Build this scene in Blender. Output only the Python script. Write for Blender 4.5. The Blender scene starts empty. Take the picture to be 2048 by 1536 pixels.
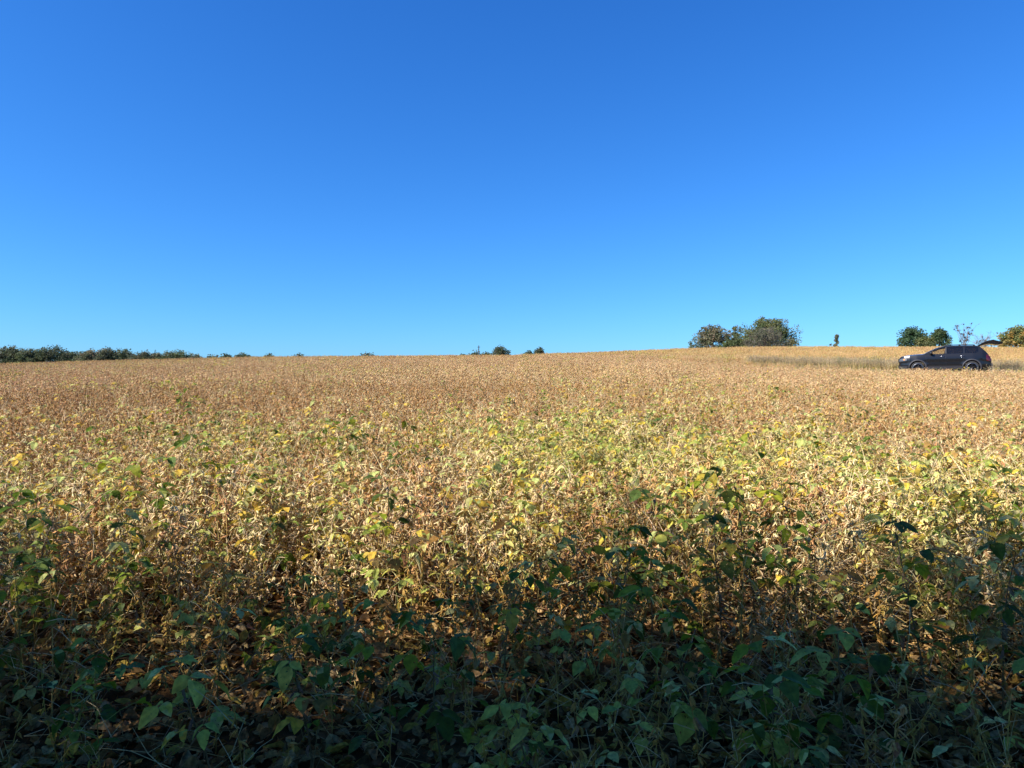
import bpy, math, random
import numpy as np
from mathutils import Vector, Matrix, noise

rng = np.random.default_rng(7)
random.seed(7)
SC = bpy.context.scene
COL = SC.collection
R = math.radians

# ------------------------------------------------------------------ camera
EYE = 1.6
F = 1479.0                      # focal length in pixels of the 2048 px wide photograph
cd = bpy.data.cameras.new('camera')
cam = bpy.data.objects.new('camera', cd)
COL.objects.link(cam)
cd.sensor_width = 36; cd.lens = 26
cd.clip_start = 0.05; cd.clip_end = 6000
cam.location = (0, 0, EYE)
cam.rotation_euler = (R(90), 0, 0)
SC.camera = cam

# ------------------------------------------------------------------ sky, sun, exposure
SUN_EL = 38.0
SUN_AZ = 113.0                  # degrees to the left of the viewing direction
SKY_GAMMA = (1.36, 1.074, .90); SKY_TINT = (.200, .66, 1.52); SKY_STR = .083; EXPO = .88
sd = Vector((-math.sin(R(SUN_AZ))*math.cos(R(SUN_EL)), math.cos(R(SUN_AZ))*math.cos(R(SUN_EL)), math.sin(R(SUN_EL))))
w = bpy.data.worlds.new('World'); SC.world = w; w.use_nodes = True
nt = w.node_tree; nt.nodes.clear()
out = nt.nodes.new('ShaderNodeOutputWorld'); bg = nt.nodes.new('ShaderNodeBackground')
sky = nt.nodes.new('ShaderNodeTexSky'); sky.sky_type = 'NISHITA'; sky.sun_disc = False
sky.sun_elevation = R(SUN_EL); sky.sun_rotation = math.atan2(sd.x, sd.y)
sky.altitude = 250; sky.air_density = 1.0; sky.dust_density = 0.35; sky.ozone_density = 3.0
# the camera's own saturated rendering of a clear blue sky: a power and a gain per channel
sp_ = nt.nodes.new('ShaderNodeSeparateColor'); cb_ = nt.nodes.new('ShaderNodeCombineColor')
nt.links.new(sky.outputs[0], sp_.inputs[0])
for i in range(3):
    pw = nt.nodes.new('ShaderNodeMath'); pw.operation = 'POWER'; pw.inputs[1].default_value = SKY_GAMMA[i]
    gn = nt.nodes.new('ShaderNodeMath'); gn.operation = 'MULTIPLY'; gn.inputs[1].default_value = SKY_TINT[i]
    nt.links.new(sp_.outputs[i], pw.inputs[0]); nt.links.new(pw.outputs[0], gn.inputs[0]); nt.links.new(gn.outputs[0], cb_.inputs[i])
nt.links.new(cb_.outputs[0], bg.inputs[0])
bg.inputs[1].default_value = SKY_STR
nt.links.new(bg.outputs[0], out.inputs[0])
sl = bpy.data.lights.new('sun', 'SUN'); sl.energy = 5.0; sl.angle = R(0.5); sl.color = (1.0, 0.94, 0.90)
so = bpy.data.objects.new('sun', sl); COL.objects.link(so)
so.rotation_euler = sd.to_track_quat('Z', 'Y').to_euler(); so.location = (0, 0, 50)
SC.view_settings.view_transform = 'Standard'; SC.view_settings.look = 'None'
SC.view_settings.gamma = 1; SC.view_settings.exposure = EXPO
SC.cycles.max_bounces = 8; SC.cycles.diffuse_bounces = 5; SC.cycles.glossy_bounces = 3
SC.cycles.transparent_max_bounces = 12; SC.cycles.transmission_bounces = 4

# ------------------------------------------------------------------ helpers
def tag(o, label=None, cat=None, group=None, kind=None):
    if label: o['label'] = label
    if cat: o['category'] = cat
    if group: o['group'] = group
    if kind: o['kind'] = kind
    return o

def empty(name, loc=(0, 0, 0), rz=0.0):
    o = bpy.data.objects.new(name, None); COL.objects.link(o)
    o.location = loc; o.rotation_euler = (0, 0, rz); o.empty_display_size = 0.2
    return o

class Acc:
    """collects vertices, faces and a colour per face, builds ONE mesh"""
    def __init__(s): s.v = []; s.f = []; s.c = []; s.m = []; s.n = 0
    def add(s, verts, faces, col=(0.5, 0.5, 0.5), mi=0):
        n = s.n
        s.v.append(np.asarray(verts, dtype=float).reshape(-1, 3))
        s.n += len(s.v[-1])
        for f in faces: s.f.append(tuple(i+n for i in f))
        s.c += [tuple(col)]*len(faces); s.m += [mi]*len(faces)
    def merge(s, o, mi=0):
        if not o.n: return
        n = s.n; s.v.append(o.verts()); s.n += o.n
        s.f += [tuple(i+n for i in f) for f in o.f]; s.c += o.c; s.m += [mi]*len(o.f)
    def verts(s): return np.concatenate(s.v) if s.v else np.zeros((0, 3))
    def mesh(s, name, mats, smooth=False):
        me = bpy.data.meshes.new(name)
        me.from_pydata(s.verts().tolist(), [], s.f)
        if not isinstance(mats, (list, tuple)): mats = [mats]
        for m in mats: me.materials.append(m)
        if len(mats) > 1: me.polygons.foreach_set('material_index', s.m)
        a = me.attributes.new('Col', 'FLOAT_COLOR', 'FACE')
        c = np.ones((len(s.f), 4)); c[:, :3] = np.array(s.c).reshape(-1, 3)
        a.data.foreach_set('color', c.ravel())
        if smooth: me.polygons.foreach_set('use_smooth', [True]*len(s.f))
        me.update()
        return me
    def build(s, name, mats, parent=None, smooth=False):
        o = bpy.data.objects.new(name, s.mesh(name, mats, smooth)); COL.objects.link(o)
        if parent: o.parent = parent
        return o

def frame(d):
    d = np.asarray(d, float); d = d/(np.linalg.norm(d)+1e-9)
    a = np.array([0, 0, 1.]) if abs(d[2]) < .95 else np.array([1., 0, 0])
    u = np.cross(a, d); u /= np.linalg.norm(u); v = np.cross(d, u)
    return d, u, v

def tube(acc, pts, rads, n=5, col=(.3, .2, .1), cap=True, mi=0):
    pts = np.asarray(pts, float); m = len(pts); V = []
    for i in range(m):
        d = pts[min(i+1, m-1)]-pts[max(i-1, 0)]
        _, u, v = frame(d)
        for k in range(n):
            a = 2*math.pi*k/n
            V.append(pts[i]+rads[i]*(math.cos(a)*u+math.sin(a)*v))
    Fc = [(i*n+k, i*n+(k+1) % n, (i+1)*n+(k+1) % n, (i+1)*n+k) for i in range(m-1) for k in range(n)]
    if cap and n > 2: Fc += [tuple(range(n))[::-1], tuple(range((m-1)*n, m*n))]
    acc.add(V, Fc, col, mi)

def box(acc, c, s, col=(.3, .3, .3), rot=None, mi=0):
    V = np.array([[x, y, z] for x in (-.5, .5) for y in (-.5, .5) for z in (-.5, .5)])*np.array(s)
    if rot is not None: V = V@np.array(rot).T
    acc.add(V+np.array(c), [(0, 1, 3, 2), (4, 6, 7, 5), (0, 4, 5, 1), (2, 3, 7, 6), (0, 2, 6, 4), (1, 5, 7, 3)], col, mi)

def lerp(a, b, t): return a+(b-a)*t
def jit(c, k=.15):
    f = 1+random.uniform(-k, k)
    return tuple(max(0, x*f*(1+random.uniform(-k, k)*.4)) for x in c)

# ------------------------------------------------------------------ materials
def mat_base(name):
    m = bpy.data.materials.new(name); m.use_nodes = True
    t = m.node_tree; b = t.nodes['Principled BSDF']
    return m, t, b
def plain(name, col, rough=.5, metal=0., coat=0., spec=.5):
    m, t, b = mat_base(name)
    b.inputs['Base Color'].default_value = (*col, 1); b.inputs['Roughness'].default_value = rough
    b.inputs['Metallic'].default_value = metal; b.inputs['Coat Weight'].default_value = coat
    b.inputs['Specular IOR Level'].default_value = spec
    return m
def plant_mat(name, rough=.6, transl=0., nscale=60., var=.35, holes=0., spec=.4):
    """face colour x noise, a random tint per plant, optional translucency and insect holes"""
    m, t, b = mat_base(name); N = t.nodes; L = t.links
    at = N.new('ShaderNodeAttribute'); at.attribute_name = 'Col'
    tc = N.new('ShaderNodeTexCoord')
    nz = N.new('ShaderNodeTexNoise'); nz.inputs['Scale'].default_value = nscale; nz.inputs['Detail'].default_value = 3
    L.new(tc.outputs['Object'], nz.inputs['Vector'])
    oi = N.new('ShaderNodeObjectInfo')
    ad = N.new('ShaderNodeMath'); ad.operation = 'MULTIPLY_ADD'
    L.new(oi.outputs['Random'], ad.inputs[0]); ad.inputs[1].default_value = .3; ad.inputs[2].default_value = .85
    mr = N.new('ShaderNodeMapRange'); mr.inputs['From Min'].default_value = .25; mr.inputs['From Max'].default_value = .75
    mr.inputs['To Min'].default_value = 1-var; mr.inputs['To Max'].default_value = 1+var
    L.new(nz.outputs['Fac'], mr.inputs['Value'])
    mu = N.new('ShaderNodeMath'); mu.operation = 'MULTIPLY'; L.new(ad.outputs[0], mu.inputs[0]); L.new(mr.outputs[0], mu.inputs[1])
    vm = N.new('ShaderNodeVectorMath'); vm.operation = 'SCALE'
    L.new(at.outputs['Color'], vm.inputs[0]); L.new(mu.outputs[0], vm.inputs['Scale'])
    L.new(vm.outputs[0], b.inputs['Base Color'])
    b.inputs['Roughness'].default_value = rough; b.inputs['Specular IOR Level'].default_value = spec
    last = b.outputs[0]
    if transl > 0:
        tr = N.new('ShaderNodeBsdfTranslucent'); L.new(vm.outputs[0], tr.inputs['Color'])
        mx = N.new('ShaderNodeMixShader'); mx.inputs[0].default_value = transl
        L.new(last, mx.inputs[1]); L.new(tr.outputs[0], mx.inputs[2]); last = mx.outputs[0]
    if holes > 0:
        vo = N.new('ShaderNodeTexNoise'); vo.inputs['Scale'].default_value = 75; vo.inputs['Detail'].default_value = 1
        L.new(tc.outputs['Object'], vo.inputs['Vector'])
        lt = N.new('ShaderNodeMath'); lt.operation = 'LESS_THAN'; lt.inputs[1].default_value = holes
        L.new(vo.outputs['Fac'], lt.inputs[0])
        tp = N.new('ShaderNodeBsdfTransparent'); mh = N.new('ShaderNodeMixShader')
        L.new(lt.outputs[0], mh.inputs[0]); L.new(last, mh.inputs[1]); L.new(tp.outputs[0], mh.inputs[2]); last = mh.outputs[0]
    L.new(last, N['Material Output'].inputs['Surface'])
    return m

M_STEM = plant_mat('dry_stem', .8, 0, 40, .3, spec=.12)
M_POD = plant_mat('pod_husk', .7, 0, 120, .35, spec=.15)
M_LEAF = plant_mat('soy_leaf', .6, .40, 45, .4, holes=.30, spec=.18)
M_LEAFF = plant_mat('soy_leaf_far', .6, .40, 45, .3, spec=.18)
M_LITTER = plant_mat('fallen_leaf', .9, .1, 60, .55, spec=.08)
M_CROWN = plant_mat('tree_leaf', .6, .38, 1.2, .3)
M_BARK = plant_mat('bark', .85, 0, 6, .4)
M_WEED = plant_mat('weed_straw', .7, .2, 20, .3)

def soil_mat():
    m, t, b = mat_base('soil'); N = t.nodes; L = t.links
    tc = N.new('ShaderNodeTexCoord')
    n1 = N.new('ShaderNodeTexNoise'); n1.inputs['Scale'].default_value = 9; n1.inputs['Detail'].default_value = 8
    n2 = N.new('ShaderNodeTexNoise'); n2.inputs['Scale'].default_value = 45; n2.inputs['Detail'].default_value = 4
    L.new(tc.outputs['Object'], n1.inputs['Vector']); L.new(tc.outputs['Object'], n2.inputs['Vector'])
    cr = N.new('ShaderNodeValToRGB'); L.new(n1.outputs['Fac'], cr.inputs['Fac'])
    e = cr.color_ramp.elements
    e[0].position = .3; e[0].color = (.03, .017, .007, 1); e[1].position = .72; e[1].color = (.13, .07, .026, 1)
    L.new(cr.outputs[0], b.inputs['Base Color']); b.inputs['Roughness'].default_value = .95
    b.inputs['Specular IOR Level'].default_value = .04
    bp = N.new('ShaderNodeBump'); bp.inputs['Strength'].default_value = .8; bp.inputs['Distance'].default_value = .03
    L.new(n2.outputs['Fac'], bp.inputs['Height']); L.new(bp.outputs[0], b.inputs['Normal'])
    return m
def dirt_mat():
    m, t, b = mat_base('track_dirt'); N = t.nodes; L = t.links
    tc = N.new('ShaderNodeTexCoord')
    n1 = N.new('ShaderNodeTexNoise'); n1.inputs['Scale'].default_value = 1.6; n1.inputs['Detail'].default_value = 8
    L.new(tc.outputs['Object'], n1.inputs['Vector'])
    cr = N.new('ShaderNodeValToRGB'); L.new(n1.outputs['Fac'], cr.inputs['Fac'])
    e = cr.color_ramp.elements
    e[0].position = .35; e[0].color = (.16, .085, .045, 1); e[1].position = .7; e[1].color = (.42, .27, .16, 1)
    L.new(cr.outputs[0], b.inputs['Base Color']); b.inputs['Roughness'].default_value = .95
    return m

# ------------------------------------------------------------------ terrain
YC = 95.0
US = [-1.4, -.692, -.35, 0, .12, .236, .32, .4, .58, .69, 1.4]
TS = [.020, .0277, .0362, .0385, .0428, .0484, .0505, .0508, .0505, .0495, .046]
CARX, CARY = 27.25, 46.6
TD = np.array([.864, -.505])     # direction of the track (towards the right and the camera)
TN = np.array([.505, .864])      # across the track, away from the camera
PL = np.array([0, .25, .5, .75, 1., 1.3, 1.7, 3, 60])
SL = np.array([0, .285, .555, .80, 1., 1.12, 1.12, .9, .8])
PR = PL
SR = np.array([0, .19, .385, .70, 1., 1.13, 1.14, .95, .8])
def smooth(a, b, x):
    t = np.clip((x-a)/(b-a), 0, 1); return t*t*(3-2*t)
def hermite(P, S, p):
    p = np.asarray(p, float); m = np.gradient(S, P)
    m[0] = (S[1]-S[0])/(P[1]-P[0])
    i = np.clip(np.searchsorted(P, p)-1, 0, len(P)-2)
    hh = P[i+1]-P[i]; t = np.clip((p-P[i])/hh, 0, 1)
    mm0, mm1 = m[i], m[i+1]
    mm1 = np.where(i >= 6, 0, mm1); mm0 = np.where(i >= 7, 0, mm0)
    return ((2*t**3-3*t*t+1)*S[i]+(t**3-2*t*t+t)*hh*mm0+(-2*t**3+3*t*t)*S[i+1]+(t**3-t*t)*hh*mm1)
def track_ln(x, y):
    dx, dy = x-CARX, y-CARY
    return dx*TD[0]+dy*TD[1], dx*TN[0]+dy*TN[1]
def H(x, y):
    x = np.asarray(x, float); y = np.asarray(y, float)
    yy = np.maximum(y, 0)
    u = x/np.maximum(yy, 22)
    T = np.interp(u, US, TS)
    top = T*YC+.80
    k = smooth(0.02, .42, u)
    h = top*((1-k)*hermite(PL, SL, yy/YC)+k*hermite(PR, SR, yy/YC))
    h = h+.035*np.sin(x*.31+1)*np.sin(y*.27)*smooth(4, 20, yy)
    l, n = track_ln(x, y)
    m = smooth(-20, -12, l)*(1-smooth(45, 60, l))
    bump = smooth(-2.6, -1.1, n)*(1-smooth(2.2, 6, n))
    h = h+.10*m*bump-.36*m*smooth(-16, -6, n)*(1-smooth(-2.6, -1.2, n))*(1-.5*smooth(4, 12, l))
    return h
def Hs(x, y): return float(H(x, y))

def make_ground():
    ys = np.concatenate([np.linspace(-200, -12, 14), np.linspace(-10, 30, 81), np.linspace(31, 130, 100), np.geomspace(133, 4000, 34)])
    xs1 = np.concatenate([np.linspace(0, 12, 40), np.linspace(12.7, 90, 90), np.geomspace(93, 4000, 30)])
    xs = np.concatenate([-xs1[::-1], xs1[1:]])
    X, Y = np.meshgrid(xs, ys); Z = H(X, Y)
    near = (np.abs(X) < 12) & (Y < 14) & (Y > -3)
    Z = Z+np.where(near, .02*np.sin(X*7.3+Y*2.2)*np.sin(Y*5.7), 0)
    V = np.stack([X, Y, Z], -1).reshape(-1, 3)
    nx, ny = len(xs), len(ys)
    fs = [(j*nx+i, j*nx+i+1, (j+1)*nx+i+1, (j+1)*nx+i) for j in range(ny-1) for i in range(nx-1)]
    a = Acc(); a.add(V, fs)
    o = a.build('ground', soil_mat(), smooth=True); tag(o, kind='structure')
    # dirt track draped over the ground
    a = Acc(); V = []; ls = np.linspace(-13, 60, 150); ns = np.linspace(-1.7, 1.7, 9)
    for l in ls:
        wd = 1*smooth(-14, -6, l)*.9+.1
        for n in ns:
            p = np.array([CARX, CARY])+TD*l+TN*n*wd*(1+.08*math.sin(l*1.7+n))
            V.append((p[0], p[1], Hs(p[0], p[1])+.02-(.03 if abs(abs(n)-.85) < .3 else 0)))
    nn = len(ns)
    a.add(V, [(i*nn+j, (i+1)*nn+j, (i+1)*nn+j+1, i*nn+j+1) for i in range(len(ls)-1) for j in range(nn-1)])
    tag(a.build('dirt_track', dirt_mat(), smooth=True), kind='structure')
make_ground()

# ------------------------------------------------------------------ soybean plants
POD_C = [(.58, .36, .15), (.65, .43, .19), (.47, .27, .10), (.36, .19, .07), (.70, .52, .25), (.53, .31, .12)]
STEM_C = [(.42, .28, .08), (.30, .19, .05), (.54, .39, .13)]
GREEN_C = [(.12, .17, .012), (.085, .12, .012), (.18, .23, .015), (.27, .29, .02), (.10, .15, .03)]
YELL_C = [(.60, .53, .09), (.50, .50, .10), (.66, .48, .06), (.38, .42, .08), (.62, .60, .20), (.44, .28, .08), (.52, .54, .16)]

def pod(acc, p, d, L=.048, W=.0052, col=(.5, .3, .15), lod=0):
    d, u, v = frame(d); c = random.uniform(-.25, .25)*L
    if lod == 0:
        prof = [(.12, .45), (.3, 1.0), (.44, .8), (.6, 1.02), (.76, .75), (.88, .5)]
        n = 4
    elif lod == 1:
        prof = [(.25, 1.), (.7, .95)]; n = 3
    else:
        q = W*1.7
        m = p+d*L*.5+u*c
        acc.add([p, m+v*q, p+d*L, m-v*q], [(0, 1, 3), (1, 2, 3)], col); return
    V = [p]; 
    for t, r in prof:
        o = p+d*L*t+u*c*4*t*(1-t)
        for k in range(n):
            a = 2*math.pi*k/n
            V.append(o+W*r*(math.cos(a)*u*1.15+math.sin(a)*v*.75))
    V.append(p+d*L); m = len(prof); Fc = []
    for k in range(n):
        Fc.append((0, 1+(k+1) % n, 1+k)); Fc.append((len(V)-1, 1+(m-1)*n+k, 1+(m-1)*n+(k+1) % n))
        for i in range(m-1): Fc.append((1+i*n+k, 1+i*n+(k+1) % n, 1+(i+1)*n+(k+1) % n, 1+(i+1)*n+k))
    acc.add(V, Fc, col)

def leaflet(acc, p, d, nrm, L=.08, W=.05, col=(.1, .2, .05), droop=.25, fold=.22, curl=0., tone=None, lod=0):
    d = np.asarray(d, float); d = d/np.linalg.norm(d)
    s = np.cross(nrm, d); s /= (np.linalg.norm(s)+1e-9); n = np.cross(d, s)
    T = [0, .12, .32, .55, .8, 1.] if lod == 0 else [0, .4, 1.]
    Wd = [0, .33, .5, .46, .25, 0] if lod == 0 else [0, .5, 0]
    mid = []; lf = []; rt = []
    for i, (t, wv) in enumerate(zip(T, Wd)):
        z = -droop*L*t*t+curl*L*math.sin(t*5)
        c = p+d*L*t+n*z; mid.append(c)
        if 0 < i < len(T)-1:
            w1 = wv*W*random.uniform(.88, 1.12)
            up = fold*w1; rip = random.uniform(-.05, .05)*W
            lf.append(c+s*w1+n*(up+rip)); rt.append(c-s*w1+n*(up-rip))
    V = mid+lf+rt; m = len(mid); k = len(lf)
    Fc = []
    for base, flip in ((m, False), (m+k, True)):
        fs = [(0, 1, base)]+[(i+1, i+2, base+i+1, base+i) for i in range(k-1)]+[(m-2, m-1, base+k-1)]
        for f in fs: Fc.append(f if not flip else f[::-1])
    acc.add(V, Fc, col)
    if tone is not None:                      # the outer half of a leaf turning colour
        for i in range(len(Fc)):
            if random.random() < .45: acc.c[-1-i] = tone

def rand_dir(zmin=-1, zmax=1):
    a = random.uniform(0, 2*math.pi); z = random.uniform(zmin, zmax); r = math.sqrt(max(0, 1-z*z))
    return np.array([math.cos(a)*r, math.sin(a)*r, z])

def trifoliate(stem, leaves, p, az, length, leafL, pal, lod=0, elev=.7, tone=None):
    d = np.array([math.cos(az)*math.cos(elev), math.sin(az)*math.cos(elev), math.sin(elev)])
    q = p+d*length; qm = p+d*length*.55+np.array([0, 0, .06*length])
    sc = jit(random.choice([(.22, .25, .07), (.36, .32, .12)]))
    tube(stem, [p, qm, q], [.0016, .0014, .0011], 3, sc, False)
    hd = np.array([math.cos(az), math.sin(az), random.uniform(-.55, .15)])
    side = np.array([-math.sin(az), math.cos(az), 0])
    nrm = np.array([random.uniform(-.35, .35), random.uniform(-.35, .35), 1.])
    col = random.choice(YELL_C) if (pal is GREEN_C and random.random() < .14) else random.choice(pal)
    for k, (dd, off) in enumerate(((hd, .022), (hd*.35+side, .0), (hd*.35-side, .0))):
        if random.random() < .1: continue
        dd = dd+np.array([0, 0, random.uniform(-.45, .1)])
        L = leafL*random.uniform(.8, 1.15)*(1.1 if k == 0 else .95)
        leaflet(leaves, q+hd*off, dd, nrm+rand_dir()*.25, L, L*random.uniform(.58, .72), jit(col, .18),
                random.uniform(.05, .45), random.uniform(.08, .4), random.uniform(-.03, .03),
                tone=(jit(random.choice(YELL_C)) if random.random() < .25 else None), lod=lod)

def soy_plant(height=.75, leafy=0., pal=YELL_C, lod=0, pods=1., leafL=.062, lean=.12, tint=None):
    """returns three Accs: stem, pods, foliage"""
    S, P, Lf = Acc(), Acc(), Acc()
    podbase = tint or random.choice(POD_C)
    sc = random.choice(STEM_C)
    axes = []
    la = random.uniform(0, 6.28); ln = random.uniform(.3, 1)*lean
    top = np.array([math.cos(la)*ln, math.sin(la)*ln, height])
    mid = top*.5+rand_dir(0, 0)*.02; mid[2] = height*.52
    axes.append([np.zeros(3), mid, top])
    for _ in range(random.choice([1, 2, 3, 3])):
        t = random.uniform(.12, .4); a = random.uniform(0, 6.28); b = mid*t*2
        hh = height*random.uniform(.55, .93)
        tip = np.array([b[0]+math.cos(a)*random.uniform(.08, .22), b[1]+math.sin(a)*random.uniform(.08, .22), hh])
        m2 = (b+tip)/2+np.array([math.cos(a), math.sin(a), 0])*.03
        axes.append([b, m2, tip])
    for ai, ax in enumerate(axes):
        r0 = .0042 if ai == 0 else .0028
        pts = []
        for t in np.linspace(0, 1, 5 if lod == 0 else 3):
            pts.append((1-t)**2*ax[0]+2*t*(1-t)*(2*ax[1]-.5*ax[0]-.5*ax[2])+t*t*ax[2])
        tube(S, pts, np.linspace(r0, .0014, len(pts)), 4 if lod == 0 else 3, jit(sc), False)
        ln_ = np.linalg.norm(ax[2]-ax[0])
        nn = int(ln_/.042)
        az = random.uniform(0, 6)
        for i in range(1, nn+1):
            t = i/nn
            c = (1-t)**2*ax[0]+2*t*(1-t)*(2*ax[1]-.5*ax[0]-.5*ax[2])+t*t*ax[2]
            az += 2.4+random.uniform(-.5, .5)
            if (ai == 0 and t < .12): continue
            k = np.random.RandomState(random.randrange(1 << 30)).poisson(3.1*pods)
            for j in range(min(k, 5)):
                a2 = az+random.uniform(-1.1, 1.1)
                d = np.array([math.cos(a2), math.sin(a2), random.uniform(-2.2, .1)])
                pod(P, c+rand_dir()*.004, d, random.uniform(.031, .049)*(1.1 if lod else 1), random.uniform(.0040, .0056)*(1.2 if lod else 1), jit(podbase, .25), lod)
            if random.random() < .36 and lod < 2:      # bare leaf stalks left standing
                d = np.array([math.cos(az), math.sin(az), random.uniform(.1, 1.4)]); d /= np.linalg.norm(d)
                l2 = random.uniform(.06, .21)
                tube(S, [c, c+d*l2*.6+np.array([0, 0, .01]), c+d*l2], [.0013, .0012, .0009], 3, jit((.60, .46, .26), .2), False)
            if leafy and random.random() < leafy*(.35+.9*t):
                trifoliate(S, Lf, c, az+random.uniform(-.5, .5), random.uniform(.07, .2), leafL*random.uniform(.75, 1.15), pal, min(lod, 1), random.uniform(.3, 1.2))
            elif random.random() < .05:
                q = c+rand_dir()*.01                    # a withered hanging leaf
                leaflet(Lf, q, (math.cos(az)*.5, math.sin(az)*.5, -1), rand_dir(), .055, .025, jit((.36, .20, .09), .3), .5, .8, .08, lod=min(lod, 1))
    return S, P, Lf

MATS3 = [M_STEM, M_POD, M_LEAF]; MATS3F = [M_STEM, M_POD, M_LEAFF]
def joined(parts):
    a = Acc()
    for i, p in enumerate(parts): a.merge(p, i)
    return a

random.seed(11)
variants = []      # (kind, stem, pods, leaves)
def addv(kind, n, **kw):
    for _ in range(n): variants.append((kind, soy_plant(**kw)))
addv('bare', 7, height=.74, leafy=.015, pods=1.25)
addv('pale', 3, height=.70, leafy=.08, pods=1.2, tint=(.68, .52, .25), pal=YELL_C)
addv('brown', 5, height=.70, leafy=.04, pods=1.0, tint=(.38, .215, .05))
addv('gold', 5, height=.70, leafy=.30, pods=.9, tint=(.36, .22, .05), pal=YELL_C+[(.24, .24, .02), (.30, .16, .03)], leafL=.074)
addv('yellow', 7, height=.72, leafy=.50, pods=1.15, tint=(.60, .50, .17), pal=YELL_C+[(.24, .32, .05)], leafL=.058)
addv('green', 6, height=.82, leafy=.42, pods=.6, tint=(.30, .24, .04), pal=GREEN_C+[(.30, .34, .06)], leafL=.074)
VK = {}
for i, (k, _) in enumerate(variants): VK.setdefault(k, []).append(i)

def instancer(name, protos, pts, rots, scls, ids, **tags):
    """one object whose geometry nodes put a copy of a prototype at each of its points"""
    pc = bpy.data.collections.new(name+'_sources')
    for i, me in enumerate(protos):
        pc.objects.link(bpy.data.objects.new('%s_source_%03d' % (name, i), me))
    me = bpy.data.meshes.new(name); me.from_pydata([tuple(p) for p in pts], [], [])
    for nm, ty, ch, dat in (('rot', 'FLOAT_VECTOR', 'vector', rots), ('scl', 'FLOAT', 'value', scls), ('vid', 'INT', 'value', ids)):
        at = me.attributes.new(nm, ty, 'POINT'); at.data.foreach_set(ch, np.asarray(dat, dtype=float if ty != 'INT' else int).ravel())
    o = bpy.data.objects.new(name, me); COL.objects.link(o)
    g = bpy.data.node_groups.new(name+'_nodes', 'GeometryNodeTree')
    g.interface.new_socket('Geometry', in_out='INPUT', socket_type='NodeSocketGeometry')
    g.interface.new_socket('Geometry', in_out='OUTPUT', socket_type='NodeSocketGeometry')
    N = g.nodes; L = g.links
    gi = N.new('NodeGroupInput'); go = N.new('NodeGroupOutput')
    ci = N.new('GeometryNodeCollectionInfo'); ci.inputs['Collection'].default_value = pc
    ci.inputs['Separate Children'].default_value = True; ci.inputs['Reset Children'].default_value = True
    ip = N.new('GeometryNodeInstanceOnPoints'); ip.inputs['Pick Instance'].default_value = True
    def nattr(nm, ty):
        n = N.new('GeometryNodeInputNamedAttribute'); n.data_type = ty; n.inputs['Name'].default_value = nm; return n.outputs[0]
    er = N.new('FunctionNodeEulerToRotation')
    L.new(nattr('rot', 'FLOAT_VECTOR'), er.inputs[0])
    L.new(gi.outputs[0], ip.inputs['Points']); L.new(ci.outputs[0], ip.inputs['Instance'])
    L.new(er.outputs[0], ip.inputs['Rotation']); L.new(nattr('scl', 'FLOAT'), ip.inputs['Scale'])
    L.new(nattr('vid', 'INT'), ip.inputs['Instance Index'])
    L.new(ip.outputs[0], go.inputs[0])
    md = o.modifiers.new('scatter', 'NODES'); md.node_group = g
    tag(o, kind='stuff', **tags)
    return o

def fbm(x, y, s, off=0.):
    return noise.noise((x*s+off, y*s-off, off*.37))+.5*noise.noise((x*s*2.3+off, y*s*2.3, off))
def in_track(x, y):
    l, n = track_ln(x, y)
    if l < -14 or l > 60: return False
    k = float(smooth(-14, -3, l))
    near = -1.75*k-(.9 if l > 3.2 else 0)*k
    far = (3.6 if l < 2.6 else 2.6)*k
    return near < n < far+.2

def leafiness(x, y):
    """probabilities (yellow, green, pale)"""
    d = math.hypot(x, y); u = x/max(y, 1)
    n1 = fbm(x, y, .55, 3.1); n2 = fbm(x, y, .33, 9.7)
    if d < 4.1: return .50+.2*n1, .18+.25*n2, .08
    g = max(0, 1-abs(d-5.5)/(6.5 if d > 5.5 else 7.5))
    yl = (.10+(.66 if u < -.1 else .9)*max(0, n1+.09))*g+.006
    gr = (.010+.20*max(0, n2-.08))*g+.004
    if u > -.1: yl += .36*max(0, 1-abs(d-6.3)/4.4)*(.8+n1)*min(1, (u+.1)/.2)
    if d > 11 and noise.noise((x*.12, y*.2, 5)) > .22: yl += .10
    return max(0, yl), max(0, gr), (.32+.5*max(0, n1+.3))*max(.15, min(1, (16-d)/8))

random.seed(21)
pts1 = []
y = 1.9
def thin(x, y):
    # the first rows are gappy, with bare litter between the plants at the left
    d = math.hypot(x, y)
    if abs(x) > y*.8+1.2: return .9
    if d < 3.7: return .24 if x < -.2 else .42
    if d < 5.0: return .60
    return 1.
cell = .168
for iy in range(int(19/cell)):
    for ix in range(int(2*17/cell)):
        px = -17+(ix+random.random())*cell; py = 1.9+(iy+random.random())*cell
        if abs(px) > py*.80+4.0: continue
        if math.hypot(px, py) > 18.8 or math.hypot(px, py) < 2.05: continue
        if random.random() > thin(px, py): continue
        if py < 2.8 and random.random() < .35: continue
        if noise.noise((px*1.1, py*1.1, 2.2)) < -.50: continue
        pts1.append((px, py))
def pick(x, y):
    yl, gr, pa = leafiness(x, y); r = random.random()
    k = 'yellow' if r < yl else 'green' if r < yl+gr else 'pale' if r < yl+gr+pa else 'bare'
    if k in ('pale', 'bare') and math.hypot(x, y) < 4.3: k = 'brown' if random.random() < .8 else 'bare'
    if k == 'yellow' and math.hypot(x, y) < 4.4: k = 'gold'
    return k, random.choice(VK[k])
rec = []
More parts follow.
